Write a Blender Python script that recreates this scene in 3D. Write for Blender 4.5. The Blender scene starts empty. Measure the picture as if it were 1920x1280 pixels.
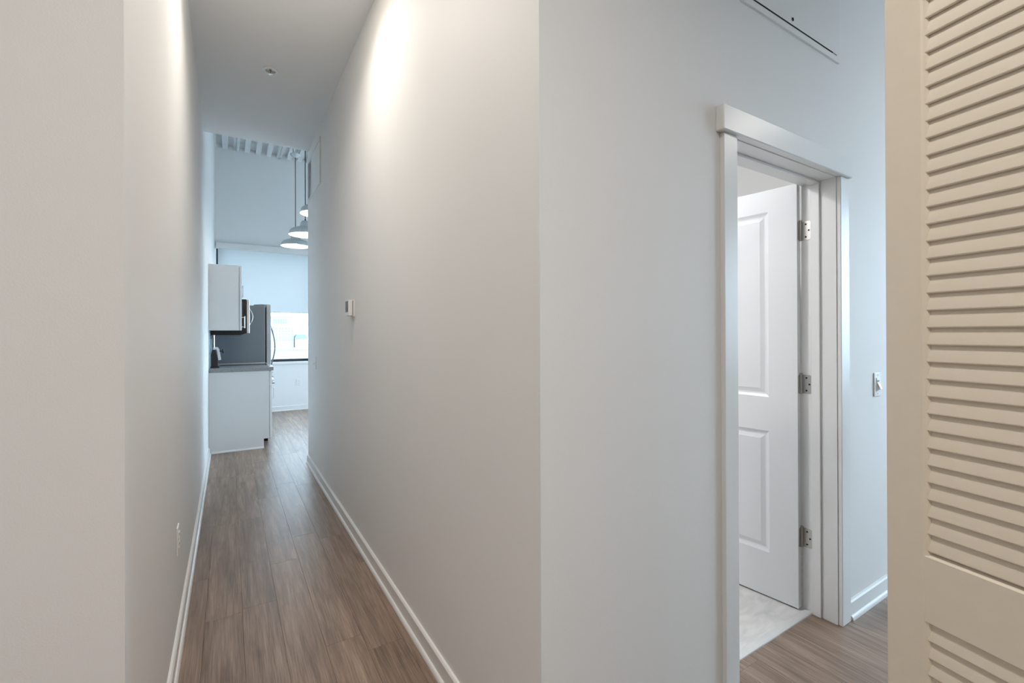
import bpy, bmesh, math, random
from mathutils import Matrix, Vector

S = bpy.context.scene
COL = S.collection
R = math.radians
rnd = random.Random(7)

# ------------------------------------------------------------------ camera
CAM_H, F_PX, YAW, PITCH, ROLL, CY = 1.32, 856.29, .555259, .00216227, -.00346473, 623.0
cd = bpy.data.cameras.new('camera')
cam = bpy.data.objects.new('camera', cd)
COL.objects.link(cam)
_f = Vector((math.sin(YAW), math.cos(YAW), 0)); _r = Vector((math.cos(YAW), -math.sin(YAW), 0)); _u = Vector((0, 0, 1))
_f2 = _f * math.cos(PITCH) + _u * math.sin(PITCH); _u2 = _u * math.cos(PITCH) - _f * math.sin(PITCH)
_r3 = _r * math.cos(ROLL) + _u2 * math.sin(ROLL); _u3 = _u2 * math.cos(ROLL) - _r * math.sin(ROLL)
cam.matrix_world = Matrix(((_r3.x, _u3.x, -_f2.x, 0), (_r3.y, _u3.y, -_f2.y, 0), (_r3.z, _u3.z, -_f2.z, CAM_H), (0, 0, 0, 1)))
cd.sensor_fit = 'HORIZONTAL'; cd.sensor_width = 36.0
cd.lens = F_PX / 1920 * 36.0
cd.shift_y = -(640 - CY) / 1920
cd.clip_start = .02; cd.clip_end = 4000
S.camera = cam

# ------------------------------------------------------------------ sky, exposure
SKY_STRENGTH = 9.6
w = bpy.data.worlds.new('sky'); S.world = w; w.use_nodes = True
bg = w.node_tree.nodes['Background']
bg.inputs['Color'].default_value = (.61, .81, 1.0, 1)
bg.inputs['Strength'].default_value = SKY_STRENGTH
S.view_settings.view_transform = 'Standard'; S.view_settings.look = 'None'
S.view_settings.gamma = 1.0; S.view_settings.exposure = 0.25
S.view_settings.use_curve_mapping = False
HALL_LAMP_W, FOYER_LAMP_W, PASSAGE_LAMP_W, BATH_LAMP_W = 5.4, 19.0, 13.0, 17.5
WARM = (1.0, .952, .895); NEUTRAL = (.97, .98, 1.0)

# ------------------------------------------------------------------ materials
MATS = {}
def principled(name, color, rough=.5, metal=0.0, spec=.5, bump=None, vary=None, emit=None, estr=0):
    m = bpy.data.materials.new(name); m.use_nodes = True
    nt = m.node_tree; b = nt.nodes['Principled BSDF']
    b.inputs['Base Color'].default_value = (*color, 1)
    b.inputs['Roughness'].default_value = rough
    b.inputs['Metallic'].default_value = metal
    b.inputs['Specular IOR Level'].default_value = spec
    tc = nt.nodes.new('ShaderNodeTexCoord')
    if bump:
        sc, st = bump
        n = nt.nodes.new('ShaderNodeTexNoise'); n.inputs['Scale'].default_value = sc; n.inputs['Detail'].default_value = 4
        nt.links.new(tc.outputs['Object'], n.inputs['Vector'])
        bp = nt.nodes.new('ShaderNodeBump'); bp.inputs['Strength'].default_value = st; bp.inputs['Distance'].default_value = .002
        nt.links.new(n.outputs['Fac'], bp.inputs['Height']); nt.links.new(bp.outputs['Normal'], b.inputs['Normal'])
    if vary:
        sc, amt = vary
        n = nt.nodes.new('ShaderNodeTexNoise'); n.inputs['Scale'].default_value = sc; n.inputs['Detail'].default_value = 3
        nt.links.new(tc.outputs['Object'], n.inputs['Vector'])
        r = nt.nodes.new('ShaderNodeValToRGB')
        r.color_ramp.elements[0].position = .3; r.color_ramp.elements[1].position = .7
        r.color_ramp.elements[0].color = (*[c * (1 - amt) for c in color], 1)
        r.color_ramp.elements[1].color = (*[min(1, c * (1 + amt)) for c in color], 1)
        nt.links.new(n.outputs['Fac'], r.inputs['Fac']); nt.links.new(r.outputs['Color'], b.inputs['Base Color'])
    if emit:
        b.inputs['Emission Color'].default_value = (*emit, 1); b.inputs['Emission Strength'].default_value = estr
    MATS[name] = m
    return m

principled('wall_paint', (.87, .865, .855), .62, spec=.3, bump=(260, .12), vary=(1.3, .008))
principled('ceiling_paint', (.86, .86, .86), .8, spec=.2, bump=(200, .1))
principled('trim_paint', (.84, .835, .825), .32, spec=.45, bump=(90, .03))
principled('door_paint', (.84, .845, .86), .35, spec=.45, bump=(120, .04))
principled('cream_paint', (.80, .715, .595), .45, spec=.4, bump=(160, .06), vary=(30, .015))
principled('cabinet_white', (.80, .80, .805), .38, spec=.4, bump=(60, .02))
principled('plastic_white', (.85, .845, .83), .35, vary=(40, .01))
principled('plastic_black', (.012, .012, .014), .3, vary=(40, .1))
principled('steel', (.60, .585, .565), .30, metal=1.0, bump=(300, .05))
principled('steel_light', (.74, .72, .69), .32, metal=1.0, bump=(300, .05))
principled('nickel', (.50, .48, .46), .34, metal=1.0, bump=(300, .04))
principled('handle_dark', (.20, .22, .25), .35, metal=1.0, bump=(300, .03))
principled('fridge_side', (.20, .22, .245), .45, spec=.5, bump=(400, .1))
principled('fridge_door', (.48, .48, .485), .38, metal=.8, bump=(300, .05))
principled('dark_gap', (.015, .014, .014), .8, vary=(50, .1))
principled('black_glass', (.012, .013, .015), .06, vary=(40, .1))
principled('microwave_black', (.012, .009, .008), .5, vary=(40, .1))
principled('stone_counter', (.30, .31, .32), .25, vary=(120, .22))
principled('galvanised', (.58, .61, .62), .5, metal=.35, vary=(14, .08))
principled('enamel_white', (.88, .87, .84), .35, vary=(40, .01))
principled('cord_black', (.03, .032, .036), .5, vary=(40, .1))
principled('deck_white', (.76, .78, .79), .55, vary=(3, .02))
principled('window_frame_dark', (.02, .022, .026), .45, vary=(30, .1))
principled('tile_glaze', (.50, .60, .68), .14, vary=(9, .06))
principled('grout', (.62, .63, .63), .8, vary=(50, .04))
principled('concrete_pale', (.32, .315, .31), .9, vary=(.05, .05))
principled('facade_pale', (.26, .245, .235), .9, vary=(.08, .03))
principled('facade_window', (.15, .16, .175), .4, vary=(.3, .05))
principled('roof_teal', (.13, .19, .19), .8, vary=(.3, .05))
principled('lens_glow', (.9, .9, .88), .4, emit=(1, .9, .75), estr=6, vary=(20, .01))
principled('bulb_glow', (.9, .9, .88), .4, emit=(1, .93, .84), estr=95, vary=(20, .01))
principled('marble_sill', (.72, .715, .70), .25, vary=(14, .05))

def floor_material():
    m = bpy.data.materials.new('vinyl_oak'); m.use_nodes = True; nt = m.node_tree; L = nt.links.new
    b = nt.nodes['Principled BSDF']
    tc = nt.nodes.new('ShaderNodeTexCoord'); oi = nt.nodes.new('ShaderNodeObjectInfo')
    cmb = nt.nodes.new('ShaderNodeCombineXYZ')
    mul = nt.nodes.new('ShaderNodeMath'); mul.operation = 'MULTIPLY'; mul.inputs[1].default_value = 37.0
    L(oi.outputs['Random'], mul.inputs[0]); L(mul.outputs[0], cmb.inputs['X']); L(mul.outputs[0], cmb.inputs['Y'])
    add = nt.nodes.new('ShaderNodeVectorMath'); add.operation = 'ADD'
    L(tc.outputs['Object'], add.inputs[0]); L(cmb.outputs[0], add.inputs[1])
    def mapped(sx, sy, src):
        mp = nt.nodes.new('ShaderNodeMapping'); mp.inputs['Scale'].default_value = (sx, sy, 1)
        L(src, mp.inputs['Vector']); return mp.outputs['Vector']
    # long grain
    g = nt.nodes.new('ShaderNodeTexNoise'); g.inputs['Scale'].default_value = 1; g.inputs['Detail'].default_value = 7; g.inputs['Roughness'].default_value = .62; g.inputs['Distortion'].default_value = .5
    L(mapped(28, 1.5, add.outputs[0]), g.inputs['Vector'])
    # fine pores
    p = nt.nodes.new('ShaderNodeTexNoise'); p.inputs['Scale'].default_value = 1; p.inputs['Detail'].default_value = 3
    L(mapped(190, 5.5, add.outputs[0]), p.inputs['Vector'])
    # soft knots
    k = nt.nodes.new('ShaderNodeTexNoise'); k.inputs['Scale'].default_value = 1; k.inputs['Detail'].default_value = 2
    L(mapped(11, 4.5, add.outputs[0]), k.inputs['Vector'])
    r = nt.nodes.new('ShaderNodeValToRGB'); e = r.color_ramp.elements
    e[0].position = .28; e[0].color = (.162, .109, .079, 1)
    e[1].position = .74; e[1].color = (.389, .282, .214, 1)
    q = e.new(.5); q.color = (.264, .185, .138, 1)
    L(g.outputs['Fac'], r.inputs['Fac'])
    pr = nt.nodes.new('ShaderNodeMapRange'); pr.inputs[1].default_value = .35; pr.inputs[2].default_value = .65; pr.inputs[3].default_value = .76; pr.inputs[4].default_value = 1.18
    L(p.outputs['Fac'], pr.inputs[0])
    kr = nt.nodes.new('ShaderNodeMapRange'); kr.inputs[1].default_value = .22; kr.inputs[2].default_value = .40; kr.inputs[3].default_value = .68; kr.inputs[4].default_value = 1.0
    L(k.outputs['Fac'], kr.inputs[0])
    pv = nt.nodes.new('ShaderNodeMapRange'); pv.inputs[3].default_value = .90; pv.inputs[4].default_value = 1.10
    L(oi.outputs['Random'], pv.inputs[0])
    m1 = nt.nodes.new('ShaderNodeMath'); m1.operation = 'MULTIPLY'; L(pr.outputs[0], m1.inputs[0]); L(kr.outputs[0], m1.inputs[1])
    m2 = nt.nodes.new('ShaderNodeMath'); m2.operation = 'MULTIPLY'; L(m1.outputs[0], m2.inputs[0]); L(pv.outputs[0], m2.inputs[1])
    vm = nt.nodes.new('ShaderNodeVectorMath'); vm.operation = 'SCALE'; L(r.outputs['Color'], vm.inputs[0]); L(m2.outputs[0], vm.inputs['Scale'])
    L(vm.outputs[0], b.inputs['Base Color'])
    rr = nt.nodes.new('ShaderNodeMapRange'); rr.inputs[3].default_value = .33; rr.inputs[4].default_value = .46
    L(p.outputs['Fac'], rr.inputs[0]); L(rr.outputs[0], b.inputs['Roughness'])
    bp = nt.nodes.new('ShaderNodeBump'); bp.inputs['Strength'].default_value = .10; bp.inputs['Distance'].default_value = .001
    L(p.outputs['Fac'], bp.inputs['Height']); L(bp.outputs['Normal'], b.inputs['Normal'])
    b.inputs['Specular IOR Level'].default_value = .55
    MATS['vinyl_oak'] = m
floor_material()

def marble_material():
    m = bpy.data.materials.new('marble_tile'); m.use_nodes = True; nt = m.node_tree; L = nt.links.new
    b = nt.nodes['Principled BSDF']; tc = nt.nodes.new('ShaderNodeTexCoord')
    mp = nt.nodes.new('ShaderNodeMapping'); mp.inputs['Rotation'].default_value = (0, 0, .5); mp.inputs['Scale'].default_value = (3, 7, 1)
    L(tc.outputs['Object'], mp.inputs['Vector'])
    n = nt.nodes.new('ShaderNodeTexNoise'); n.inputs['Scale'].default_value = 1.6; n.inputs['Detail'].default_value = 8; n.inputs['Distortion'].default_value = 1.4
    L(mp.outputs[0], n.inputs['Vector'])
    r = nt.nodes.new('ShaderNodeValToRGB'); e = r.color_ramp.elements
    e[0].position = .3; e[0].color = (.62, .61, .59, 1); e[1].position = .62; e[1].color = (.80, .79, .77, 1)
    L(n.outputs['Fac'], r.inputs['Fac']); L(r.outputs['Color'], b.inputs['Base Color'])
    b.inputs['Roughness'].default_value = .35
    MATS['marble_tile'] = m
marble_material()

def glass_material():
    m = bpy.data.materials.new('window_glass'); m.use_nodes = True; nt = m.node_tree
    nt.nodes.clear()
    o = nt.nodes.new('ShaderNodeOutputMaterial'); t = nt.nodes.new('ShaderNodeBsdfTransparent'); g = nt.nodes.new('ShaderNodeBsdfGlossy')
    t.inputs['Color'].default_value = (.95, .97, .97, 1); g.inputs['Roughness'].default_value = .02
    mx = nt.nodes.new('ShaderNodeMixShader'); mx.inputs['Fac'].default_value = .05
    nt.links.new(t.outputs[0], mx.inputs[1]); nt.links.new(g.outputs[0], mx.inputs[2]); nt.links.new(mx.outputs[0], o.inputs['Surface'])
    MATS['window_glass'] = m
glass_material()

def shade_material():
    m = bpy.data.materials.new('shade_fabric'); m.use_nodes = True; nt = m.node_tree
    nt.nodes.clear()
    o = nt.nodes.new('ShaderNodeOutputMaterial'); t = nt.nodes.new('ShaderNodeBsdfTranslucent'); d = nt.nodes.new('ShaderNodeBsdfDiffuse')
    tc = nt.nodes.new('ShaderNodeTexCoord'); wv = nt.nodes.new('ShaderNodeTexNoise'); wv.inputs['Scale'].default_value = 220
    rp = nt.nodes.new('ShaderNodeValToRGB')
    rp.color_ramp.elements[0].color = (.54, .555, .555, 1); rp.color_ramp.elements[1].color = (.62, .63, .63, 1)
    nt.links.new(tc.outputs['Object'], wv.inputs['Vector']); nt.links.new(wv.outputs['Fac'], rp.inputs['Fac'])
    nt.links.new(rp.outputs['Color'], t.inputs['Color'])
    d.inputs['Color'].default_value = (.62, .63, .63, 1)
    mx = nt.nodes.new('ShaderNodeMixShader'); mx.inputs['Fac'].default_value = .5
    nt.links.new(t.outputs[0], mx.inputs[1]); nt.links.new(d.outputs[0], mx.inputs[2]); nt.links.new(mx.outputs[0], o.inputs['Surface'])
    MATS['shade_fabric'] = m
shade_material()

# ------------------------------------------------------------------ helpers
class MB:
    """collects shapes; build() links them as one mesh object, coordinates given in world space (or parent space)."""
    def __init__(s): s.bm = bmesh.new()
    def box(s, x0, x1, y0, y1, z0, z1, bevel=0, seg=1):
        vs = [s.bm.verts.new(p) for p in ((x0, y0, z0), (x1, y0, z0), (x1, y1, z0), (x0, y1, z0), (x0, y0, z1), (x1, y0, z1), (x1, y1, z1), (x0, y1, z1))]
        fs = [s.bm.faces.new([vs[i] for i in q]) for q in ((3, 2, 1, 0), (4, 5, 6, 7), (0, 1, 5, 4), (1, 2, 6, 5), (2, 3, 7, 6), (3, 0, 4, 7))]
        if bevel:
            es = list({e for f in fs for e in f.edges})
            bmesh.ops.bevel(s.bm, geom=es, offset=bevel, segments=seg, affect='EDGES', profile=.5)
        return s
    def prism(s, prof, axis, a, b):
        """prof: list of 2D points; axis 'x' -> (y,z), 'y' -> (x,z), 'z' -> (x,y); extruded from a to b."""
        def P(p, t): return {'x': (t, p[0], p[1]), 'y': (p[0], t, p[1]), 'z': (p[0], p[1], t)}[axis]
        A = [s.bm.verts.new(P(p, a)) for p in prof]; B = [s.bm.verts.new(P(p, b)) for p in prof]
        n = len(prof); fs = [s.bm.faces.new(A), s.bm.faces.new(B[::-1])]
        for i in range(n): fs.append(s.bm.faces.new((A[i], B[i], B[(i + 1) % n], A[(i + 1) % n])))
        bmesh.ops.recalc_face_normals(s.bm, faces=fs)
        return s
    def tube(s, pts, r, n=8):
        pts = [Vector(p) for p in pts]; rings = []
        for i, p in enumerate(pts):
            t = (pts[min(i + 1, len(pts) - 1)] - pts[max(i - 1, 0)]).normalized()
            ref = Vector((0, 0, 1)) if abs(t.z) < .9 else Vector((1, 0, 0))
            a = t.cross(ref).normalized(); b = t.cross(a)
            rings.append([s.bm.verts.new(p + (a * math.cos(2 * math.pi * k / n) + b * math.sin(2 * math.pi * k / n)) * r) for k in range(n)])
        fs = []
        for i in range(len(rings) - 1):
            for k in range(n): fs.append(s.bm.faces.new((rings[i][k], rings[i][(k + 1) % n], rings[i + 1][(k + 1) % n], rings[i + 1][k])))
        fs.append(s.bm.faces.new(rings[0][::-1])); fs.append(s.bm.faces.new(rings[-1]))
        bmesh.ops.recalc_face_normals(s.bm, faces=fs)
        return s
    def lathe(s, prof, c=(0, 0, 0), n=32, axis='z', closed=False):
        """prof (r, h) from one end to the other; r = 0 ends close."""
        def P(r, h, a):
            x, y = r * math.cos(a), r * math.sin(a)
            v = {'z': (x, y, h), 'x': (h, x, y), 'y': (x, h, y)}[axis]
            return (v[0] + c[0], v[1] + c[1], v[2] + c[2])
        rings = []
        for r, h in prof:
            rings.append([s.bm.verts.new(P(0, h, 0))] if r < 1e-6 else [s.bm.verts.new(P(r, h, 2 * math.pi * k / n)) for k in range(n)])
        fs = []
        seq = list(zip(rings, rings[1:])) + ([(rings[-1], rings[0])] if closed else [])
        for A, B in seq:
            for k in range(n):
                q = [A[k % len(A)], A[(k + 1) % len(A)], B[(k + 1) % len(B)], B[k % len(B)]]
                u = []
                for v in q:
                    if v not in u: u.append(v)
                if len(u) > 2: fs.append(s.bm.faces.new(u))
        bmesh.ops.recalc_face_normals(s.bm, faces=fs)
        return s
    def build(s, name, mat, parent=None, local=False, smooth=False, wnormal=None):
        me = bpy.data.meshes.new(name)
        if parent is not None and not local:
            bmesh.ops.translate(s.bm, verts=s.bm.verts, vec=-world_loc(parent))
        s.bm.to_mesh(me); s.bm.free()
        me.materials.append(MATS[mat])
        if smooth:
            for p in me.polygons: p.use_smooth = True
            try: me.set_sharp_from_angle(angle=R(35))
            except Exception: pass
        o = bpy.data.objects.new(name, me); COL.objects.link(o)
        if parent is not None: o.parent = parent
        return o

def world_loc(o):
    v = Vector((0, 0, 0))
    while o is not None: v += o.location; o = o.parent
    return v
def tag(o, label=None, cat=None, group=None, kind=None):
    if label: o['label'] = label
    if cat: o['category'] = cat
    if group: o['group'] = group
    if kind: o['kind'] = kind
    return o
def thing(name, loc, label=None, cat=None, group=None, kind=None, rz=0):
    o = bpy.data.objects.new(name, None); COL.objects.link(o)
    o.empty_display_size = .05; o.location = loc; o.rotation_euler = (0, 0, rz)
    return tag(o, label, cat, group, kind)
def copy_tree(o, parent=None):
    c = o.copy(); COL.objects.link(c)
    if parent is not None: c.parent = parent
    for ch in list(o.children):
        if ch.name in COL.objects: copy_tree(ch, c)
    return c
def structure(o, label, cat): return tag(o, label, cat, kind='structure')

# ------------------------------------------------------------------ plan (metres): hall runs along +Y, camera at the origin
XL, XR = -.189, .694          # hall walls
YD, YD2 = .979, 1.125         # wall with the bathroom door: hall face, bathroom face
YE = 5.10                     # end of hall right wall, kitchen begins
YS = 5.04                     # hall ceiling ends
ZC = 3.18                     # hall ceiling
ZK = 4.34                     # kitchen deck underside
YW, YW2 = 8.77, 8.92          # window wall
XK = 4.4                      # far side of the kitchen
DX0, DX1, DZ = 1.553, 2.331, 2.02   # bathroom door opening between jambs
XS = 3.05                     # passage opens into side room
XB = 6.2

# ------------------------------------------------------------------ floor
floor = MB().box(-1.8, XB + .1, -3.6, YD2 - .042, -.06, -.0085).box(-.31, .82, YD2 - .042, YE, -.06, -.0085).box(-.31, XK + .1, YE, YW2, -.06, -.0085).build('floor', 'vinyl_oak')
structure(floor, 'grey-brown wood-look plank floor running down the hall', 'floor')
PW, PL = .147, 1.22
plank_cache = {}
def plank(x0, x1, y0, y1):
    lx, ly = x1 - x0, y1 - y0
    key = (round(lx, 4), round(ly, 4))
    me = plank_cache.get(key)
    if me is None:
        bm = bmesh.new(); c = .0009; h = .0078
        def ring(i, z): return [bm.verts.new(p) for p in ((-lx / 2 + i, -ly / 2 + i, z), (lx / 2 - i, -ly / 2 + i, z), (lx / 2 - i, ly / 2 - i, z), (-lx / 2 + i, ly / 2 - i, z))]
        a, b_, t = ring(.0002, -h), ring(.0002, -.0009), ring(c, 0)
        for A, B in ((a, b_), (b_, t)):
            for k in range(4): bm.faces.new((A[k], A[(k + 1) % 4], B[(k + 1) % 4], B[k]))
        bm.faces.new(t); bm.faces.new(a[::-1])
        me = bpy.data.meshes.new('plank'); bm.to_mesh(me); bm.free(); me.materials.append(MATS['vinyl_oak'])
        plank_cache[key] = me
    o = bpy.data.objects.new('plank', me); COL.objects.link(o); o.parent = floor
    o.location = ((x0 + x1) / 2, (y0 + y1) / 2, 0)
def row_spans(xc):
    """stretches of floor along Y at this row of planks."""
    if xc < XL - .02: return [(-1.6, 1.262)] if xc > -1.5 else []
    if xc < XR + .04: return [(-1.6, YW)]
    if xc < .97: return [(-1.6, YD), (YE, YW)]
    out = [(-.10, YD2 - .042)] if xc < XS else []
    if xc < 2.6: out.append((YE, YW))
    return out
k = -11
while .053 + PW * k < XS + .05:
    x0 = .053 + PW * k
    st = rnd.uniform(0, PL)
    if k == 14: st = (.940 + 2) % PL
    if k == 2: st = (2.72 + 3) % PL
    if k == 3: st = (3.82 + 3) % PL
    for a, b in row_spans(x0 + PW / 2):
        n0 = math.floor((a - st) / PL)
        y = st + n0 * PL
        while y < b:
            p0, p1 = max(a, y), min(b, y + PL)
            if p1 - p0 > .03: plank(x0, x0 + PW, p0, p1)
            y += PL
    k += 1

# ------------------------------------------------------------------ walls
def wall(name, label, *boxes, mat='wall_paint'):
    m = MB()
    for b in boxes: m.box(*b)
    return structure(m.build(name, mat), label, 'wall')
ZT = 4.60
wall_left = wall('wall_left', 'long pale painted wall with a power outlet beside the kitchen cabinets', (XL - .12, XL, 1.262, YW2, 0, ZT))
wall('wall_entry', 'plain pale painted wall facing the entry, beside the hall mouth', (-1.7, XL - .12, 1.262, 1.382, 0, ZC))
wall('wall_right', 'pale painted hall wall carrying the thermostat', (XR, XR + .12, YD, YE, 0, ZT))
wall('wall_bathroom', 'pale painted wall around the white panel door',
     (XR + .12, DX0 - .02, YD, YD2, 0, ZC), (DX1 + .02, XB, YD, YD2, 0, ZC), (DX0 - .02, DX1 + .02, YD, YD2, DZ + .02, ZC))
wall('wall_kitchen', 'pale painted kitchen wall behind the end of the hall wall', (XR + .12, XK, YE - .12, YE, 0, ZT))
wall('wall_bulkhead', 'pale painted face above the end of the hall ceiling', (XL, XR, YS - .10, YS, ZC + .12, ZT))
WX0, WX1, WZ0, WZ1 = -.172, 4.1, .845, 2.80
wall('wall_window', 'pale painted end wall around the kitchen window', (XL, WX0, YW, YW2, 0, ZT), (WX1, XK, YW, YW2, 0, ZT), (WX0, WX1, YW, YW2, 0, WZ0), (WX0, WX1, YW, YW2, WZ1, ZT))
wall('wall_kitchen_far', 'pale painted wall on the far side of the kitchen', (XK, XK + .12, YE - .12, 5.4, 0, ZT), (XK, XK + .12, 8.5, YW2, 0, ZT), (XK, XK + .12, 5.4, 8.5, 0, .6), (XK, XK + .12, 5.4, 8.5, 2.8, ZT))
# entry, closet, side room and bathroom shells (outside the frame, they carry the light)
wall('wall_entry_left', 'pale painted side wall of the entry', (-1.82, -1.7, -1.82, 1.382, 0, ZC))
wall('wall_entry_back', 'pale painted rear wall of the entry', (-1.7, .98, -1.82, -1.7, 0, ZC))
wall('wall_closet', 'pale painted closet front and side wall behind the louvered doors',
     (.88, .98, -1.7, -.04, 0, ZC), (1.92, XS, -.15, -.04, 0, ZC), (.98, 1.92, -.15, -.04, 2.07, ZC), (.98, XS, -.95, -.85, 0, ZC), (XS - .1, XS, -.85, -.15, 0, ZC))
wall('wall_side_room', 'pale painted walls of the room past the passage',
     (XS - .1, XS, -3.6, -.95, 0, ZC), (XS, XB, -3.7, -3.6, 0, ZC), (XB, XB + .12, -3.7, -2.6, 0, ZC), (XB, XB + .12, .6, YD2, 0, ZC), (XB, XB + .12, -2.6, .6, 0, .7), (XB, XB + .12, -2.6, .6, 2.75, ZC))
wall('wall_bathroom_inner', 'white bathroom walls behind the open door',
     (XR + .12, .9, YD2, 3.3, 0, 2.7), (3.0, 3.12, YD2, 3.3, 0, 2.7), (XR + .12, 3.12, 3.3, 3.42, 0, 2.7))

# ------------------------------------------------------------------ ceilings
c = MB().box(XL, XR, YD, YS, ZC, ZC + .12).box(-1.82, XB + .12, -3.7, YD2, ZC, ZC + .12).box(-1.82, XL, YD2, 1.382, ZC, ZC + .12).build('ceiling', 'ceiling_paint')
structure(c, 'smooth painted hall ceiling with a recessed sprinkler', 'ceiling')
c = MB().box(XR + .12, 3.12, YD2, 3.42, 2.7, 2.8).build('ceiling', 'ceiling_paint')
structure(c, 'white bathroom ceiling behind the open panel door', 'ceiling')
pitch = .157; prof = []
x = -.082 - pitch * 2 + .0
pts = []
while x < XK + .2:
    # wide flange low, fluted recess high
    pts += [(x, ZK), (x + pitch * .46, ZK), (x + pitch * .54, ZK + .06), (x + pitch * .97, ZK + .06)]
    x += pitch
prof = [p for p in pts if XL - .10 <= p[0] <= XK + .1]
prof = prof + [(prof[-1][0], ZT + .05), (prof[0][0], ZT + .05)]
deck = MB().prism(prof, 'y', YS - .1, YW2).build('ceiling', 'deck_white')
structure(deck, 'white fluted metal deck ceiling over the kitchen', 'ceiling')

# ------------------------------------------------------------------ baseboards
BB = [(0, 0), (.013, 0), (.013, .076), (.008, .083), (0, .083)]
def quarter(r, h, off):
    return [(off, 0), (off + r, 0)] + [(off + r * math.cos(a), h * math.sin(a)) for a in [math.pi / 2 * i / 6 for i in range(1, 6)]] + [(off, h)]
def baseboard(name, label, axis, face, sgn, a, b, shoe=None):
    """axis the run goes along; face the wall plane; sgn the side the room is on."""
    loc = {'y': (face, (a + b) / 2, 0), 'x': ((a + b) / 2, face, 0)}[axis]
    o = thing(name, loc, label, 'baseboard', kind='structure')
    MB().prism([(face + sgn * p[0], p[1]) for p in BB], axis, a, b).build('board', 'trim_paint', o)
    s = shoe or (a, b)
    MB().prism([(face + sgn * p[0], p[1]) for p in quarter(.011, .019, .013)], axis, s[0], s[1]).build('shoe_moulding', 'trim_paint', o)
    return o
baseboard('baseboard_left', 'white baseboard with shoe moulding below the wall with the outlet', 'y', XL, 1, 1.262, 6.018)
bbr = baseboard('baseboard_right', 'white baseboard with shoe moulding below the thermostat wall', 'y', XR, -1, YD - .013, YE, (YD - .024, YE))
baseboard('baseboard_bathroom', 'short white baseboard right of the panel door', 'x', YD, -1, 2.417, XB, (2.425, XB))
baseboard('baseboard_corner', 'white baseboard between the hall corner and the panel door', 'x', YD, -1, XR - .013, DX0 - .086)
baseboard('baseboard_window', 'white baseboard below the kitchen window', 'x', YW, -1, .50, XK)
baseboard('baseboard_kitchen', 'white baseboard on the kitchen side of the hall wall', 'x', YE, 1, XR, XK)
baseboard('baseboard_entry', 'white baseboard on the wall facing the entry', 'x', 1.262, -1, -1.7, XL)

# ------------------------------------------------------------------ bathroom door surround
tr = thing('trim_1', ((DX0 + DX1) / 2, YD, 0), 'white door casing with a wide flat head board around the open panel door', 'door frame', kind='structure')
YF = YD - .018
MB().box(DX0 - .082, DX0 - .004, YF, YD, 0, DZ + .002, .002).build('side_casing', 'trim_paint', tr)
MB().box(DX1 + .004, DX1 + .084, YF, YD, 0, DZ + .002, .002).build('side_casing', 'trim_paint', tr)
MB().box(DX0 - .105, DX1 + .088, YD - .032, YD, DZ + .003, DZ + .092, .003).build('head_casing', 'trim_paint', tr)
MB().box(DX0 - .018, DX0, YD, YD2, 0, DZ).build('jamb', 'trim_paint', tr)
MB().box(DX1, DX1 + .018, YD, YD2, 0, DZ).build('jamb', 'trim_paint', tr)
MB().box(DX0 - .018, DX1 + .018, YD, YD2, DZ, DZ + .018).build('head_jamb', 'trim_paint', tr)
SY0, SY1 = 1.044, 1.081
MB().box(DX0, DX0 + .011, SY0, SY1, 0, DZ - .011, .0015).build('door_stop', 'trim_paint', tr)
MB().box(DX1 - .011, DX1, SY0, SY1, 0, DZ - .011, .0015).build('door_stop', 'trim_paint', tr)
MB().box(DX0, DX1, SY0, SY1, DZ - .011, DZ, .0015).build('head_stop', 'trim_paint', tr)

# bathroom floor and sill
o = MB().box(.9, 3.0, YD2 - .02, 3.3, -.05, .004).build('floor', 'marble_tile'); structure(o, 'pale marble-look bathroom floor inside the door', 'floor')
o = MB().prism([(YD2 - .042, 0), (YD2 - .042, .0045), (YD2 - .036, .0075), (YD2 - .012, .0085), (YD2 - .008, .004), (YD2 - .008, 0)], 'x', DX0, DX1).build('trim_2', 'marble_sill')
structure(o, 'pale threshold strip between marble floor and planks', 'threshold')

# ------------------------------------------------------------------ bathroom door leaf (swung open into the bathroom)
DANG = R(6.7)
ddir = Vector((-math.sin(DANG), math.cos(DANG)))
DW, DH, DT = .762, 2.014, .035
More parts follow.
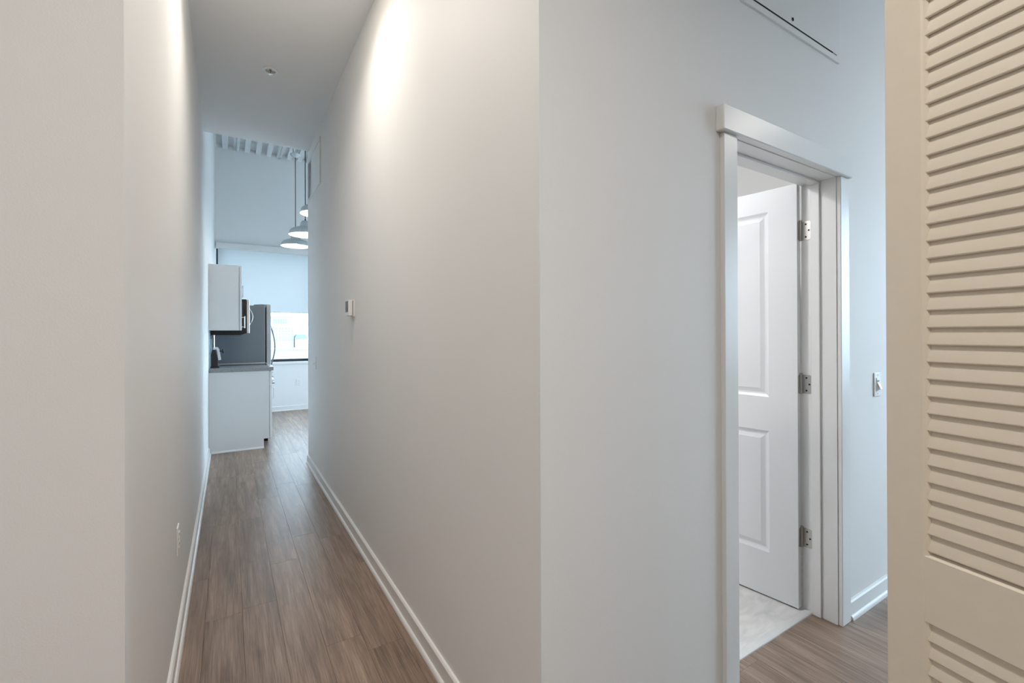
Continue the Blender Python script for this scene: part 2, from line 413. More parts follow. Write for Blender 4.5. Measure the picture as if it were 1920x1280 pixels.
# leaf frame: local x from the hinge edge along the leaf, local y = 0 the face towards the hall, -y through the thickness
door = thing('door_1', (2.291, 1.127, .012), 'white two-panel door standing open on three nickel hinges', 'door', kind='structure', rz=math.pi / 2 + DANG)
PX0, PX1 = .128, DW - .128
PANELS = [(.988, 1.905), (.217, .819)]
def leaf():
    m = MB()
    # stiles and rails as solid members, panels sit between them
    T = DT
    m.box(0, PX0, -T, 0, 0, DH).box(PX1, DW, -T, 0, 0, DH)
    zs = [0, PANELS[1][0], PANELS[1][1], PANELS[0][0], PANELS[0][1], DH]
    for a, b in ((zs[0], zs[1]), (zs[2], zs[3]), (zs[4], zs[5])): m.box(PX0, PX1, -T, 0, a, b)
    return m
leaf().build('door_leaf', 'door_paint', door, local=True)
def raised_panel(z0, z1):
    bm = bmesh.new()
    def loop(i, y): return [bm.verts.new(p) for p in ((PX0 + i, y, z0 + i), (PX1 - i, y, z0 + i), (PX1 - i, y, z1 - i), (PX0 + i, y, z1 - i))]
    steps = [(0, -.0005), (.005, -.0035), (.012, -.0075), (.018, -.009), (.022, -.009), (.038, -.004), (.041, -.0025)]
    for side in (0, 1):
        L = [loop(i, (y if side == 0 else -DT - y)) for i, y in steps]
        for A, B in zip(L, L[1:]):
            for q in range(4):
                f = (A[q], A[(q + 1) % 4], B[(q + 1) % 4], B[q])
                bm.faces.new(f if side == 1 else f[::-1])
        bm.faces.new(L[-1] if side == 1 else L[-1][::-1])
    bmesh.ops.recalc_face_normals(bm, faces=bm.faces)
    m = MB(); m.bm.free(); m.bm = bm
    return m
for z0, z1 in PANELS: raised_panel(z0, z1).build('panel', 'door_paint', door, local=True)
# lever side far away: a knob with rose on each face
kn = MB().lathe([(0, 0), (.030, 0), (.030, .008), (.012, .012), (.011, .030), (.024, .040), (.027, .052), (.022, .062), (0, .066)], (DW - .07, 0, .93), 20, 'y').build('door_knob', 'nickel', door, local=True, smooth=True)
# hinges: built in door-local space; one plate on the leaf edge, one on the jamb
inv = Matrix.Rotation(-(math.pi / 2 + DANG), 4, 'Z') @ Matrix.Translation((-2.291, -1.127, -.012))
def rounded_plate(m, P, u, v, n, wd, ht, t=.0022, r=.012):
    """plate of wd x ht spanned by u (outward, rounded far corners) and v, thickness along n."""
    pr = [(0, -ht / 2), (wd - r, -ht / 2)] + [(wd - r + r * math.sin(a), -ht / 2 + r - r * math.cos(a)) for a in [math.pi / 2 * i / 5 for i in range(1, 6)]]
    pr += [(wd, ht / 2 - r)] + [(wd - r + r * math.cos(a), ht / 2 - r + r * math.sin(a)) for a in [math.pi / 2 * i / 5 for i in range(1, 6)]] + [(0, ht / 2)]
    A = [m.bm.verts.new(P + u * a + v * b) for a, b in pr]; B = [m.bm.verts.new(P + u * a + v * b + n * t) for a, b in pr]
    k_ = len(pr); fs = [m.bm.faces.new(A), m.bm.faces.new(B[::-1])]
    for i in range(k_): fs.append(m.bm.faces.new((A[i], B[i], B[(i + 1) % k_], A[(i + 1) % k_])))
    bmesh.ops.recalc_face_normals(m.bm, faces=fs)
for zc in (1.803, 1.074, .345):
    pin = inv @ Vector((2.3225, 1.127, zc))
    h = MB().tube([pin + Vector((0, 0, -.047)), pin + Vector((0, 0, .047))], .0055, 12).lathe([(0, .047), (.0072, .047), (.0065, .052), (0, .054)], pin, 12).build('hinge', 'nickel', door, local=True, smooth=True)
    m = MB(); jd = (inv.to_3x3() @ Vector((0, -1, 0))); jn = (inv.to_3x3() @ Vector((-1, 0, 0)))
    rounded_plate(m, inv @ Vector((2.3312, 1.1225, zc)), jd, Vector((0, 0, 1)), jn, .041, .089)
    m.build('jamb_plate', 'nickel', h, local=True)
    m = MB(); rounded_plate(m, Vector((0, -.033, zc - .012)), Vector((0, 1, 0)), Vector((0, 0, 1)), Vector((-1, 0, 0)), .028, .089)
    m.build('leaf_plate', 'nickel', h, local=True)
    for dz, du in ((.030, .017), (0, .030), (-.030, .017)):
        c_ = inv @ Vector((2.3290, 1.1225 - du, zc + dz))
        MB().tube([c_, c_ + jn * .0012], .0042, 10).build('screw', 'dark_gap', h, local=True)

# ------------------------------------------------------------------ louvered bifold closet doors
def louver_leaf(parent):
    W_, H0, H1, T = .43, .02, 2.03, .030
    SW = .0705
    def stile(x0, x1, inner):
        c = .010
        if inner > 0: pr = [(x0, 0), (x1 - c, 0), (x1 - .007, .003), (x1 - .003, .004), (x1, .008), (x1, T), (x0, T)]
        else: pr = [(x0, .008), (x0 + .003, .004), (x0 + .007, .003), (x0 + c, 0), (x1, 0), (x1, T), (x0, T)]
        return MB().prism(pr, 'z', H0, H1).build('stile', 'cream_paint', parent, local=True)
    stile(0, SW, 1); stile(W_ - SW, W_, -1)
    def rail(z0, z1):
        c = .010
        pr = [(.0015, z0), (T, z0), (T, z1), (c, z1), (.0015, z1 - .007)]
        m = MB(); A = []
        return m.prism(pr, 'x', SW - .0105, W_ - SW + .0105).build('rail', 'cream_paint', parent, local=True)
    rail(H0, .195); rail(.778, .9065); rail(1.945, H1)
    # slats: nose low at the front, leaning back to the top
    P_ = .03216
    def slat_mesh():
        m = MB()
        nose = (.0030, 0); top = (.0108, .0352)
        d = Vector((top[0] - nose[0], top[1] - nose[1])).normalized(); n = Vector((d.y, -d.x)); t = .0062
        a = Vector(nose); b = Vector(top)
        pr = [a + n * t]
        for i in range(1, 6):
            ang = math.pi * i / 6
            pr.append(a + n * (t / 2) + n * (t / 2) * math.cos(ang) - d * (t / 2) * math.sin(ang))
        pr += [a, b, b + n * t]
        m.prism([(p.x, p.y) for p in pr], 'x', SW - .004, W_ - SW + .004)
        return m
    first = None
    zs = [.9125 + P_ * i for i in range(32)] + [.1988 + P_ * i for i in range(18)]
    for z in zs:
        if z + .034 > 1.95: continue
        if first is None:
            first = slat_mesh().build('slat', 'cream_paint', parent, local=True, smooth=True); o = first
        else:
            o = bpy.data.objects.new('slat', first.data); COL.objects.link(o); o.parent = parent
        o.location = (0, 0, z)
la = R(12.3537); ld = Vector((math.sin(la), math.cos(la))); ln = Vector((ld.y, -ld.x))
E0 = Vector((1.106, .314)) + ld * .0705
d2 = thing('door_2', (E0.x, E0.y, 0), 'cream louvered folding closet door leaf standing out beside the light switch', 'door', kind='structure', rz=math.atan2(-ld.y, -ld.x))
louver_leaf(d2)
d3 = thing('door_3', (E0.x + .034, E0.y, 0), 'second cream louvered closet door leaf folded behind the first', 'door', kind='structure', rz=math.atan2(-ld.y, ld.x))
louver_leaf(d3)
o = MB().box(.99, 1.91, -.11, -.075, 2.04, 2.07).build('trim_3', 'steel'); structure(o, 'metal track over the louvered closet doors', 'door track')

# ------------------------------------------------------------------ access panel above the panel door
ap = thing('access_panel', (1.90, YD, 2.536), 'white framed access panel high on the wall above the panel door', 'panel')
AX0, AX1, AZ0, AZ1 = 1.44, 2.353, 2.536, 3.14
m = MB(); fw, ft = .026, .008
m.box(AX0, AX1, YD - ft, YD, AZ0, AZ0 + fw).box(AX0, AX1, YD - ft, YD, AZ1 - fw, AZ1).box(AX0, AX0 + fw, YD - ft, YD, AZ0 + fw, AZ1 - fw).box(AX1 - fw, AX1, YD - ft, YD, AZ0 + fw, AZ1 - fw)
m.build('frame', 'trim_paint', ap)
MB().box(AX0 + fw, AX1 - fw, YD - .001, YD - .0002, AZ0 + fw, AZ1 - fw).build('gap', 'dark_gap', ap)
MB().box(AX0 + fw + .002, AX1 - fw - .0014, YD - .0095, YD - .001, AZ0 + fw + .0045, AZ1 - fw - .002).build('panel_door', 'trim_paint', ap)
MB().box(AX0 + fw + .03, AX1 - fw - .04, YD - .0102, YD - .001, AZ0 + fw + .0008, AZ0 + fw + .0044).build('edge_shadow', 'dark_gap', ap)  # dark strip painted in as the shade along the panel door's lower edge
MB().lathe([(0, YD - .012), (.006, YD - .012), (.0075, YD - .0105)], (1.946, 0, 2.589), 14, 'y').box(1.944, 1.948, YD - .0125, YD - .0119, 2.583, 2.595).build('latch', 'dark_gap', ap)

# ------------------------------------------------------------------ switches and outlets
def wall_plate(name, label, cat, face_axis, face, sgn, u, z, wd, ht, kind):
    """plate on plane face (axis 'x' or 'y'), facing sgn; u the coordinate along the wall."""
    def B(m, u0, u1, d0, d1, z0, z1, bv=0, seg=1):
        lo, hi = sorted((face + sgn * d0, face + sgn * d1))
        if face_axis == 'x': m.box(lo, hi, u0, u1, z0, z1, bv, seg)
        else: m.box(u0, u1, lo, hi, z0, z1, bv, seg)
        return m
    loc = (face, u, z - ht / 2) if face_axis == 'x' else (u, face, z - ht / 2)
    t = thing(name, loc, label, cat)
    B(MB(), u - wd / 2, u + wd / 2, 0, .006, z - ht / 2, z + ht / 2, .0022, 2).build('plate', 'plastic_white', t)
    if kind == 'toggle':
        B(MB(), u - .006, u + .006, .006, .008, z - .013, z + .013).build('slot', 'plastic_white', t)
        m = MB(); u0, u1 = u - .004, u + .004
        pr = [(face + sgn * .006, z - .004), (face + sgn * .022, z - .018), (face + sgn * .024, z - .009), (face + sgn * .007, z + .006)]
        m.prism(pr if face_axis == 'x' else pr, 'y' if face_axis == 'x' else 'x', u0, u1); m.build('toggle', 'plastic_white', t)
    if kind == 'dimmer':
        B(MB(), u - .017, u + .017, .006, .0085, z - .034, z + .034, .001).build('insert', 'plastic_white', t)
        m = MB(); pr = [(face + sgn * .0085, z - .030), (face + sgn * .021, z - .022), (face + sgn * .019, z - .012), (face + sgn * .0085, z + .010)]
        m.prism(pr, 'y' if face_axis == 'x' else 'x', u - .010, u + .010); m.build('paddle', 'plastic_white', t)
        B(MB(), u - .009, u + .009, .0085, .016, z + .014, z + .022, .001).build('slider', 'plastic_white', t)
    if kind == 'outlet':
        for dz in (.020, -.020):
            r = B(MB(), u - .016, u + .016, .006, .0085, z + dz - .014, z + dz + .014, .003, 2).build('receptacle', 'plastic_white', t)
            s = MB()
            for du in (-.006, .006): B(s, u + du - .001, u + du + .001, .0084, .0089, z + dz - .003, z + dz + .006)
            s.build('slots', 'dark_gap', r)
    for dz in ((.030, -.030) if kind == 'toggle' else ((.046, -.046) if kind == 'dimmer' else (0,))):
        B(MB(), u - .0025, u + .0025, .006, .0068, z + dz - .0025, z + dz + .0025, .0008).build('screw', 'nickel', t)
    return t
wall_plate('dimmer_switch', 'white dimmer switch on the wall between panel door and louvered door', 'switch', 'y', YD, -1, 2.745, 1.060, .072, .117, 'dimmer')
wall_plate('power_outlet', 'white power outlet low on the hall wall opposite the thermostat wall', 'outlet', 'x', XL, 1, 2.415, .445, .072, .117, 'outlet')
wall_plate('light_switch', 'white toggle light switch near the kitchen end of the thermostat wall', 'switch', 'x', XR, -1, 4.62, 1.050, .074, .117, 'toggle')
wall_plate('power_outlet', 'white power outlet below the kitchen window', 'outlet', 'y', YW, -1, 1.04, .48, .076, .122, 'outlet')

# ------------------------------------------------------------------ thermostat
t = thing('thermostat', (XR, 3.09, 1.437), 'small white thermostat with a black screen on the hall wall', 'thermostat')
MB().box(XR - .010, XR, 3.045, 3.140, 1.434, 1.543, .003, 2).build('back_plate', 'plastic_white', t)
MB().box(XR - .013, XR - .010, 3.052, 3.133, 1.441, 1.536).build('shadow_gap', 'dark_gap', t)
MB().box(XR - .040, XR - .013, 3.048, 3.137, 1.437, 1.540, .004, 2).build('body', 'plastic_white', t)
MB().box(XR - .0412, XR - .0398, 3.056, 3.129, 1.462, 1.533).build('screen', 'plastic_black', t)

# ------------------------------------------------------------------ vent panel at the kitchen end of the hall wall
v = thing('return_vent', (XR, 4.62, 2.65), 'white return air vent high on the hall wall near the kitchen', 'vent')
VY0, VY1, VZ0, VZ1 = 4.31, 5.03, 2.655, 3.065
m = MB(); fw, ft = .022, .010
m.box(XR - ft, XR, VY0, VY1, VZ0, VZ0 + fw).box(XR - ft, XR, VY0, VY1, VZ1 - fw, VZ1).box(XR - ft, XR, VY0, VY0 + fw, VZ0 + fw, VZ1 - fw).box(XR - ft, XR, VY1 - fw, VY1, VZ0 + fw, VZ1 - fw)
m.build('frame', 'trim_paint', v)
MB().box(XR - .007, XR, VY0 + fw + .003, 4.82, VZ0 + fw + .002, VZ1 - fw - .002).build('blank_plate', 'trim_paint', v)
MB().box(XR - .0015, XR - .0005, 4.82, VY1 - fw, VZ0 + fw, VZ1 - fw).build('backing', 'grout', v)
n = 16
for i in range(n):
    z = VZ0 + fw + .012 + i * (VZ1 - VZ0 - 2 * fw - .024) / (n - 1)
    MB().prism([(XR - .0085, z - .006), (XR - .0075, z - .0065), (XR - .0015, z + .005), (XR - .0025, z + .0055)], 'y', 4.822, VY1 - fw).build('louver', 'trim_paint', v)

# ------------------------------------------------------------------ sprinkler
sp = thing('fire_sprinkler', (.253, 3.622, ZC - .03), 'small recessed fire sprinkler in the hall ceiling', 'sprinkler')
c0 = (.253, 3.622, ZC)
MB().lathe([(.048, 0), (.048, -.005), (.040, -.010), (.033, -.009), (.032, 0)], c0, 36).build('escutcheon', 'trim_paint', sp, smooth=True)
MB().lathe([(.031, -.0005), (.030, -.0012), (0, -.0012)], c0, 24).build('cup', 'nickel', sp)
m = MB().tube([(c0[0], c0[1], ZC - .001), (c0[0], c0[1], ZC - .014)], .008, 12)
m.tube([(c0[0] - .010, c0[1], ZC - .010), (c0[0] - .011, c0[1], ZC - .020), (c0[0] - .003, c0[1], ZC - .030)], .002, 6).tube([(c0[0] + .010, c0[1], ZC - .010), (c0[0] + .011, c0[1], ZC - .020), (c0[0] + .003, c0[1], ZC - .030)], .002, 6)
m.build('sprinkler_body', 'nickel', sp)
MB().lathe([(0, -.030), (.013, -.030), (.013, -.0315), (0, -.0315)], c0, 12).build('deflector', 'steel_light', sp)
MB().tube([(c0[0], c0[1], ZC - .014), (c0[0], c0[1], ZC - .028)], .0022, 8).build('glass_bulb', 'dark_gap', sp)

# ------------------------------------------------------------------ ceiling lamps (just above the frame, they light the hall, entry and bathroom)
def ceiling_lamp(label, x, y, z, power, color, r=.09, spread=180):
    t = thing('ceiling_light', (x, y, z - .03), label, 'lamp')
    MB().lathe([(r + .02, 0), (r + .02, -.008), (r + .006, -.018), (r, -.016), (r, 0)], (x, y, z), 40).build('trim_ring', 'trim_paint', t, smooth=True)
    MB().lathe([(r, -.006), (r, -.012), (0, -.014)], (x, y, z), 40).build('lens', 'lens_glow', t, smooth=True)
    l = bpy.data.lights.new('ceiling_light_glow', 'AREA'); l.shape = 'DISK'; l.size = r * 2; l.energy = power; l.color = color; l.spread = R(spread)
    lo = bpy.data.objects.new('ceiling_light_glow', l); COL.objects.link(lo); lo.parent = t; lo.location = (0, 0, .011)
    return t
ceiling_lamp('round ceiling light at the mouth of the hall', .36, 1.05, ZC, HALL_LAMP_W * .72, WARM, .13, 135)
ceiling_lamp('round ceiling light in the hall between the entry and the sprinkler', .25, 2.36, ZC, HALL_LAMP_W, WARM, .20, 135)
ceiling_lamp('round ceiling light over the entry', .12, -.55, ZC, FOYER_LAMP_W, WARM, .12, 150)
ceiling_lamp('round ceiling light in the passage past the louvered doors', 3.9, -.45, ZC, PASSAGE_LAMP_W, WARM)
ceiling_lamp('round ceiling light in the bathroom', 1.15, 2.0, 2.7, BATH_LAMP_W, NEUTRAL)

# ------------------------------------------------------------------ kitchen: base cabinet, counter, upper cabinets
YC = 6.035; YC2 = 6.412
b = thing('base_cabinet', (.1, YC, 0), 'white base cabinet with a plain end panel and toe kick at the hall end', 'cabinet')
m = MB().prism([(XL + .002, 0), (.346, 0), (.346, .108), (.402, .108), (.402, .896), (XL + .002, .896)], 'y', YC, YC + .018)
m.build('end_panel', 'cabinet_white', b)
MB().box(XL + .002, .400, YC + .018, YC2, .108, .896).build('body', 'cabinet_white', b)
MB().box(XL + .002, .340, YC + .018, YC2, 0, .108).build('toe_kick', 'dark_gap', b)
dr = MB().box(.4055, .430, YC + .002, YC2 - .002, .74, .885, .0015).build('drawer_front', 'cabinet_white', b)
MB().tube([(.430, 6.16, .815), (.456, 6.16, .815), (.456, 6.29, .815), (.430, 6.29, .815)], .005, 8).build('pull', 'steel', dr)
dd = MB().box(.4055, .430, YC + .002, YC2 - .002, .112, .735, .0015).build('cabinet_door', 'cabinet_white', b)
MB().tube([(.430, 6.075, .565), (.452, 6.075, .565), (.452, 6.075, .69), (.430, 6.075, .69)], .005, 8).build('pull', 'steel', dd)
MB().prism([(YC - p[0], p[1]) for p in quarter(.014, .020, 0)], 'x', XL + .026, .346).build('shoe_moulding', 'trim_paint', b)
ct = MB().box(XL + .001, .447, YC - .012, YC2 + .002, .897, .941, .003).build('countertop', 'stone_counter'); tag(ct, 'speckled grey stone countertop on the white base cabinet', 'countertop')

u = thing('wall_cabinet', (0, YC, 1.366), 'white upper cabinet with plain side hung above the grey countertop', 'cabinet')
MB().box(XL + .002, .099, YC, YC2, 1.366, 2.10).build('body', 'cabinet_white', u)
dd = MB().box(.103, .127, YC + .001, YC2 - .002, 1.366, 2.095, .0015).build('cabinet_door', 'cabinet_white', u)
MB().tube([(.127, 6.085, 1.405), (.156, 6.085, 1.405)], .0045, 8).tube([(.127, 6.085, 1.515), (.156, 6.085, 1.515)], .0045, 8).tube([(.156, 6.085, 1.392), (.156, 6.085, 1.528)], .0055, 8).build('pull', 'steel_light', dd)
YM, YM2 = 6.418, 7.18
u = thing('wall_cabinet', (0, YM, 1.75), 'white upper cabinet above the microwave', 'cabinet')
MB().box(XL + .002, .099, YM, YM2, 1.748, 2.10).build('body', 'cabinet_white', u)
for y0, y1, hy in ((YM + .002, 6.797, 6.765), (6.801, YM2 - .002, 6.95)):
    dd = MB().box(.103, .127, y0, y1, 1.75, 2.095, .0015).build('cabinet_door', 'cabinet_white', u)
    MB().tube([(.127, hy, 1.815), (.156, hy, 1.815)], .0045, 8).tube([(.127, hy, 1.925), (.156, hy, 1.925)], .0045, 8).tube([(.156, hy, 1.800), (.156, hy, 1.940)], .0055, 8).build('pull', 'steel', dd)

mw = thing('microwave', (0, (YM + YM2) / 2, 1.32), 'black and stainless microwave mounted over the range', 'microwave')
MB().prism([(XL + .012, 1.312), (.12, 1.312), (.184, 1.334), (.184, 1.744), (XL + .012, 1.744)], 'y', YM, YM2).build('body', 'microwave_black', mw)
MB().box(.186, .217, YM, 6.98, 1.334, 1.742, .003).build('microwave_door', 'steel_light', mw)
MB().box(.217, .2185, YM + .05, 6.88, 1.40, 1.68).build('door_glass', 'black_glass', mw)
MB().box(.186, .216, 6.983, YM2, 1.334, 1.742, .003).build('control_panel', 'black_glass', mw)
MB().tube([(.217, 6.62, 1.43)] + [(.217 + .040 * math.sin(math.pi * i / 10), 6.62, 1.43 + .22 * i / 10) for i in range(1, 10)] + [(.217, 6.62, 1.65)], .007, 8).build('handle', 'steel_light', mw, smooth=True)

rg = thing('kitchen_range', (.1, (YM + YM2) / 2, 0), 'black glass-top range between base cabinet and refrigerator', 'range')
MB().box(XL + .03, .40, YM, YM2, .05, .905).build('body', 'microwave_black', rg)
MB().box(XL + .03, .425, YM, YM2, .905, .925, .004).build('cooktop', 'black_glass', rg)
MB().box(XL + .03, .43, YM2 - .012, YM2, .905, .932, .002).box(.425, .438, YM, YM2, .905, .929, .002).build('cooktop_trim', 'steel_light', rg)
MB().box(.402, .440, YM, YM2, .80, .903, .004).build('control_panel', 'steel_light', rg)
od = MB().box(.402, .436, YM, YM2, .22, .795, .004).build('oven_door', 'steel_light', rg)
MB().box(.436, .4375, YM + .1, YM2 - .1, .32, .64).build('oven_window', 'black_glass', od)
MB().tube([(.436, YM + .04, .745), (.478, YM + .04, .745), (.478, YM2 - .04, .745), (.436, YM2 - .04, .745)], .010, 10).build('oven_handle', 'steel_light', od)
for i in range(5):
    y = YM + .10 + i * .14
    MB().lathe([(0, .474), (.017, .474), (.019, .470), (.020, .445), (.024, .440)], (0, y, .852), 18, 'x').build('burner_knob', 'steel_light', rg, smooth=True)
MB().box(XL + .03, .41, YM, YM2, 0, .05).build('plinth', 'dark_gap', rg)
MB().box(.402, .432, YM, YM2, .05, .215, .004).build('storage_drawer', 'steel_light', rg)

fr = thing('refrigerator', (.15, 7.75, 0), 'tall grey and stainless refrigerator in front of the kitchen window', 'refrigerator')
FY0, FY1 = 7.30, 8.20
MB().box(XL + .03, .437, FY0, FY1, .04, 1.722, .004).build('body', 'fridge_side', fr)
MB().box(XL + .05, .42, FY0 + .02, FY1 - .02, 0, .04).build('plinth', 'dark_gap', fr)
MB().box(.437, .452, FY0 + .006, FY1 - .006, .06, 1.70).build('door_gasket', 'dark_gap', fr)
def bowed(y, z0, z1, x, d):
    return [(x, y, z0)] + [(x + d * math.sin(math.pi * i / 12), y, z0 + (z1 - z0) * i / 12) for i in range(1, 12)] + [(x, y, z1)]
for y0, y1, hy in ((FY0, 7.748, FY0 + .055), (7.752, FY1, FY1 - .055)):
    dd = MB().box(.452, .510, y0, y1, .70, 1.731, .006, 2).build('fridge_door', 'fridge_door', fr)
    MB().tube(bowed(hy, .86, 1.44, .508, .055), .009, 10).build('handle', 'handle_dark', dd, smooth=True)
dd = MB().box(.452, .510, FY0, FY1, .06, .694, .006, 2).build('freezer_drawer', 'fridge_door', fr)
MB().tube([(.508, FY0 + .08, .62), (.556, FY0 + .10, .62), (.556, FY1 - .10, .62), (.508, FY1 - .08, .62)], .009, 10).build('handle', 'handle_dark', dd, smooth=True)
MB().prism([(.30, 1.722), (.505, 1.731), (.505, 1.738), (.40, 1.742), (.30, 1.735)], 'y', FY0 + .02, FY0 + .09).build('hinge_cover', 'fridge_side', fr)

# backsplash tiles on the left wall
TW, TH = .152, .076
gb = MB().box(XL, XL + .003, YC, 7.28, .942, 1.366).build('grout_bed', 'grout', wall_left)
tile_me = {}
for r_ in range(6):
    z0 = .944 + r_ * (TH + .003)
    if z0 + TH > 1.40: break
    y = YC + .002 - (TW / 2 if r_ % 2 else 0)
    while y < 7.27:
        a, b_ = max(y, YC + .002), min(y + TW, 7.278)
        z1 = min(z0 + TH, 1.364)
        if b_ - a > .02 and z1 - z0 > .01:
            key = (round(b_ - a, 3), round(z1 - z0, 3))
            if key not in tile_me:
                o = MB().box(0, .0075, 0, b_ - a, 0, z1 - z0, .0018).build('tile', 'tile_glaze', wall_left, local=True); tile_me[key] = o.data
            else:
                o = bpy.data.objects.new('tile', tile_me[key]); COL.objects.link(o); o.parent = wall_left
            o.location = (XL + .001, a, z0)
        y += TW + .003

# slim black appliance on the counter
ZT_ = .941
ap2 = thing('countertop_appliance', (-.12, 6.22, ZT_), 'slim black countertop appliance with a curved pale arm', 'appliance')
AY0, AY1 = 6.16, 6.26
MB().box(XL + .014, -.090, AY0, AY1, ZT_, ZT_ + .020, .004, 2).build('base', 'plastic_black', ap2)
MB().prism([(XL + .018, ZT_ + .02), (-.105, ZT_ + .02), (-.108, ZT_ + .10), (-.128, ZT_ + .205), (XL + .030, ZT_ + .205), (XL + .018, ZT_ + .15)], 'y', AY0 + .006, AY1 - .006).build('body', 'plastic_black', ap2)
arm = [(-.150, .228), (-.128, .236), (-.108, .232), (-.096, .218), (-.090, .195), (-.074, .090), (-.100, .086), (-.112, .185), (-.118, .206), (-.130, .212), (-.150, .208)]
MB().prism([(p[0], ZT_ + p[1]) for p in arm], 'y', AY0 + .012, AY1 - .012).build('arm', 'plastic_white', ap2)
MB().lathe([(0, -.095), (.008, -.095), (.008, -.066), (.024, -.064), (.024, -.050), (.018, -.046), (0, -.046)], (0, 6.21, ZT_ + .188), 18, 'x').build('knob', 'plastic_black', ap2, smooth=True)

# ------------------------------------------------------------------ kitchen window with roller shade
wd = thing('window_1', ((WX0 + WX1) / 2, YW + .08, WZ0), 'wide dark-framed kitchen window overlooking pale buildings', 'window', kind='structure')
m = MB(); f = .045; y0, y1 = YW + .055, YW + .11
m.box(WX0, WX1, y0, y1, WZ0, WZ0 + f).box(WX0, WX1, y0, y1, WZ1 - f, WZ1).box(WX0, WX0 + f, y0, y1, WZ0 + f, WZ1 - f).box(WX1 - f, WX1, y0, y1, WZ0 + f, WZ1 - f)
m.build('window_frame', 'window_frame_dark', wd)
xs = [WX0 + f, 1.32, 2.76, WX1 - f]
for xm in xs[1:3]: MB().box(xm - .025, xm + .025, y0, y1, WZ0 + f, WZ1 - f).build('mullion', 'window_frame_dark', wd)
for i in range(3):
    a = xs[i] + (.025 if i else 0); b_ = xs[i + 1] - (.025 if i < 2 else 0)
    MB().box(a, b_, YW + .080, YW + .086, WZ0 + f, WZ1 - f).build('pane', 'window_glass', wd)
MB().box(WX0 - .01, WX1 + .01, YW - .022, YW + .055, WZ0 - .045, WZ0, .004).build('sill', 'trim_paint', wd)

sh = thing('roller_shade', (1.2, YW, 1.68), 'white translucent roller shade half drawn over the kitchen window', 'window shade')
MB().box(WX0 + .004, WX1 - .004, YW - .075, YW - .002, 2.705, 2.800, .003).build('valance', 'trim_paint', sh)
MB().box(WX0 + .028, WX1 - .028, YW - .032, YW - .0312, 1.705, 2.720).build('shade_cloth', 'shade_fabric', sh)
MB().box(WX0 + .028, WX1 - .028, YW - .038, YW - .026, 1.682, 1.706, .003).build('hem_bar', 'trim_paint', sh)

# big window on the far side of the kitchen
wd = thing('window_3', (XK + .06, 6.95, .6), 'tall window on the far side of the kitchen', 'window', kind='structure')
m = MB(); m.box(XK + .04, XK + .09, 5.4, 8.5, .6, .65).box(XK + .04, XK + .09, 5.4, 8.5, 2.75, 2.8).box(XK + .04, XK + .09, 5.4, 5.45, .65, 2.75).box(XK + .04, XK + .09, 8.45, 8.5, .65, 2.75).box(XK + .04, XK + .09, 6.93, 6.97, .65, 2.75)
m.build('window_frame', 'window_frame_dark', wd)
MB().box(XK + .062, XK + .068, 5.45, 6.93, .65, 2.75).build('pane', 'window_glass', wd)
MB().box(XK + .062, XK + .068, 6.97, 8.45, .65, 2.75).build('pane', 'window_glass', wd)

# side room window (daylight into the passage)
wd = thing('window_2', (XB + .06, -1.0, .7), 'window of the side room past the passage', 'window', kind='structure')
m = MB(); m.box(XB + .04, XB + .09, -2.6, .6, .7, .75).box(XB + .04, XB + .09, -2.6, .6, 2.70, 2.75).box(XB + .04, XB + .09, -2.6, -2.55, .75, 2.70).box(XB + .04, XB + .09, .55, .6, .75, 2.70).box(XB + .04, XB + .09, -1.02, -.98, .75, 2.70)
m.build('window_frame', 'window_frame_dark', wd)
MB().box(XB + .062, XB + .068, -2.55, -1.02, .75, 2.70).build('pane', 'window_glass', wd)
MB().box(XB + .062, XB + .068, -.98, .55, .75, 2.70).build('pane', 'window_glass', wd)

# ------------------------------------------------------------------ pendant lights
def pendant(loc, label, ztop):
    x, y, z = loc
    t = thing('pendant_light', loc, label, 'lamp', 'pendant lights in a row over the kitchen')
    Rr = .205
    outer = [(Rr, 0), (Rr * 1.0, .006), (Rr * .955, .048), (Rr * .92, .058), (Rr * .80, .078), (Rr * .58, .098), (Rr * .36, .110), (Rr * .33, .115), (Rr * .29, .165), (Rr * .20, .190), (0, .194)]
    MB().lathe([(r_, h) for r_, h in outer], (0, 0, 0), 44).build('shade', 'galvanised', t, local=True, smooth=True)
    inner = [(Rr - .001, .0005), (Rr * .945, .046), (Rr * .91, .055), (Rr * .79, .074), (Rr * .57, .093), (Rr * .34, .105), (0, .108)]
    MB().lathe(inner, (0, 0, 0), 44).build('shade_lining', 'enamel_white', t, local=True, smooth=True)
    MB().lathe([(0, .026), (.022, .031), (.036, .046), (.038, .060), (.026, .082), (.018, .104), (0, .106)], (0, 0, 0), 20).build('bulb', 'bulb_glow', t, local=True, smooth=True)
    MB().tube([(0, 0, .192), (0, 0, .215)], .010, 10).tube([(0, 0, .21), (0, 0, ztop - z)], .0055, 8).build('stem', 'cord_black', t, local=True)
    MB().lathe([(0, ztop - z - .075), (.030, ztop - z - .072), (.064, ztop - z - .052), (.076, ztop - z - .030), (.070, ztop - z - .022), (.045, ztop - z - .016), (0, ztop - z - .014)], (0, 0, 0), 28).build('canopy', 'galvanised', t, local=True, smooth=True)
    MB().tube([(-.03, 0, ztop - z - .02), (-.03, 0, ZK - z)], .008, 8).tube([(.03, 0, ztop - z - .02), (.03, 0, ZK - z)], .008, 8).build('hanger', 'galvanised', t, local=True)
    return t
pendant((.88, 7.75, 2.675), 'grey metal dome pendant light closest to the kitchen window', 4.12)
pendant((.88, 6.69, 2.650), 'grey metal dome pendant light in the middle of the row of three', 4.12)
pendant((.88, 5.55, 2.675), 'grey metal dome pendant light closest to the hall wall end', 4.12)

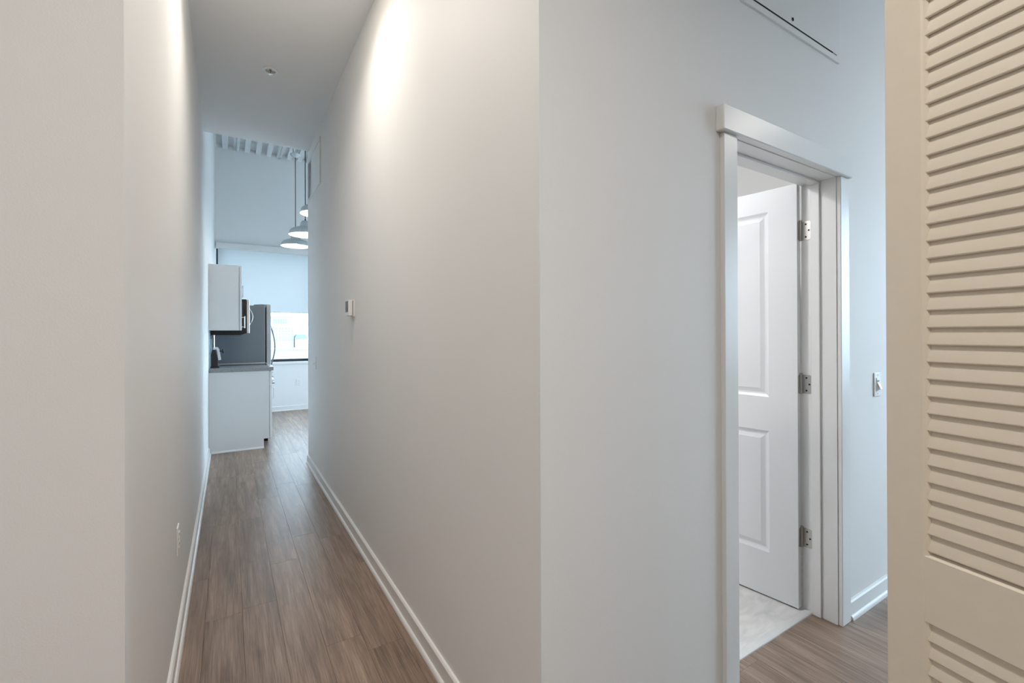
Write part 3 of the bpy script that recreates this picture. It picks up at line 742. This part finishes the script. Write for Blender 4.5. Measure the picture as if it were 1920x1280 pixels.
# conduits under the deck
for i, (xc, lb) in enumerate(((.112, 'thin grey conduit under the metal deck beside the left wall'), (.745, 'thin grey conduit under the metal deck above the refrigerator'))):
    o = MB().tube([(xc, YS, ZK - .008), (xc, YW, ZK - .008)], .008, 8).build('conduit', 'galvanised'); tag(o, lb, 'pipe')

# ------------------------------------------------------------------ outside: pale city far below the window
o = MB().box(-1800, 1800, -1800, 1800, -22, -20).build('ground', 'concrete_pale'); structure(o, 'pale ground far outside the kitchen window', 'ground')
YB = 650.0
def z_of(py): return 1.32 + (622 - py) * .68
def x_of(px_):
    uu = (px_ - 960) / 856.29
    return (math.sin(YAW) + math.cos(YAW) * uu) / (math.cos(YAW) - math.sin(YAW) * uu) * YB
bd = thing('office_building', (x_of(525), YB + 10, -20), 'pale tall building with tall top windows seen through the kitchen window', 'building')
MB().box(x_of(470), x_of(551), YB, YB + 30, -20, z_of(590)).build('wall', 'facade_pale', bd)
MB().box(x_of(470) - .6, x_of(551) + .6, YB - .6, YB + 30.6, z_of(590), z_of(588)).build('parapet', 'facade_pale', bd)
def windows(xs_, rows, hw, hh):
    first = None
    for zc in rows:
        for xc in xs_:
            if first is None:
                o = MB().box(-hw, hw, -.35, 0, -hh, hh).build('window', 'facade_window', bd, local=True); first = o.data
            else:
                o = bpy.data.objects.new('window', first); COL.objects.link(o); o.parent = bd
            o.location = Vector((xc, YB, zc)) - bd.location
windows([x_of(513.5 + 4.6 * i) for i in range(6)], [z_of(597.5)], .75, 2.7)
windows([x_of(513 + 5.8 * i) for i in range(7)], [z_of(y) for y in (611, 616.5, 622, 627.5, 632.5)], .65, .85)
bd = thing('low_building', (x_of(563), YB, -20), 'low pale building with a teal roof beside the tall building', 'building')
MB().box(x_of(552.5), x_of(576), YB - 4, YB + 20, -20, z_of(630)).build('wall', 'facade_pale', bd)
MB().prism([(x_of(552.5) - .5, z_of(630)), (x_of(576) + .5, z_of(630)), (x_of(572), z_of(622)), (x_of(557), z_of(622))], 'y', YB - 4.5, YB + 20.5).build('roof', 'roof_teal', bd)
bd = thing('warehouse', (x_of(560), 420, -20), 'long flat pale warehouse below the other buildings', 'building')
MB().box(15, 95, 400, 440, -20, -11).build('wall', 'facade_pale', bd)
MB().box(14.5, 95.5, 399.5, 440.5, -11, -10.4).build('roof', 'concrete_pale', bd)
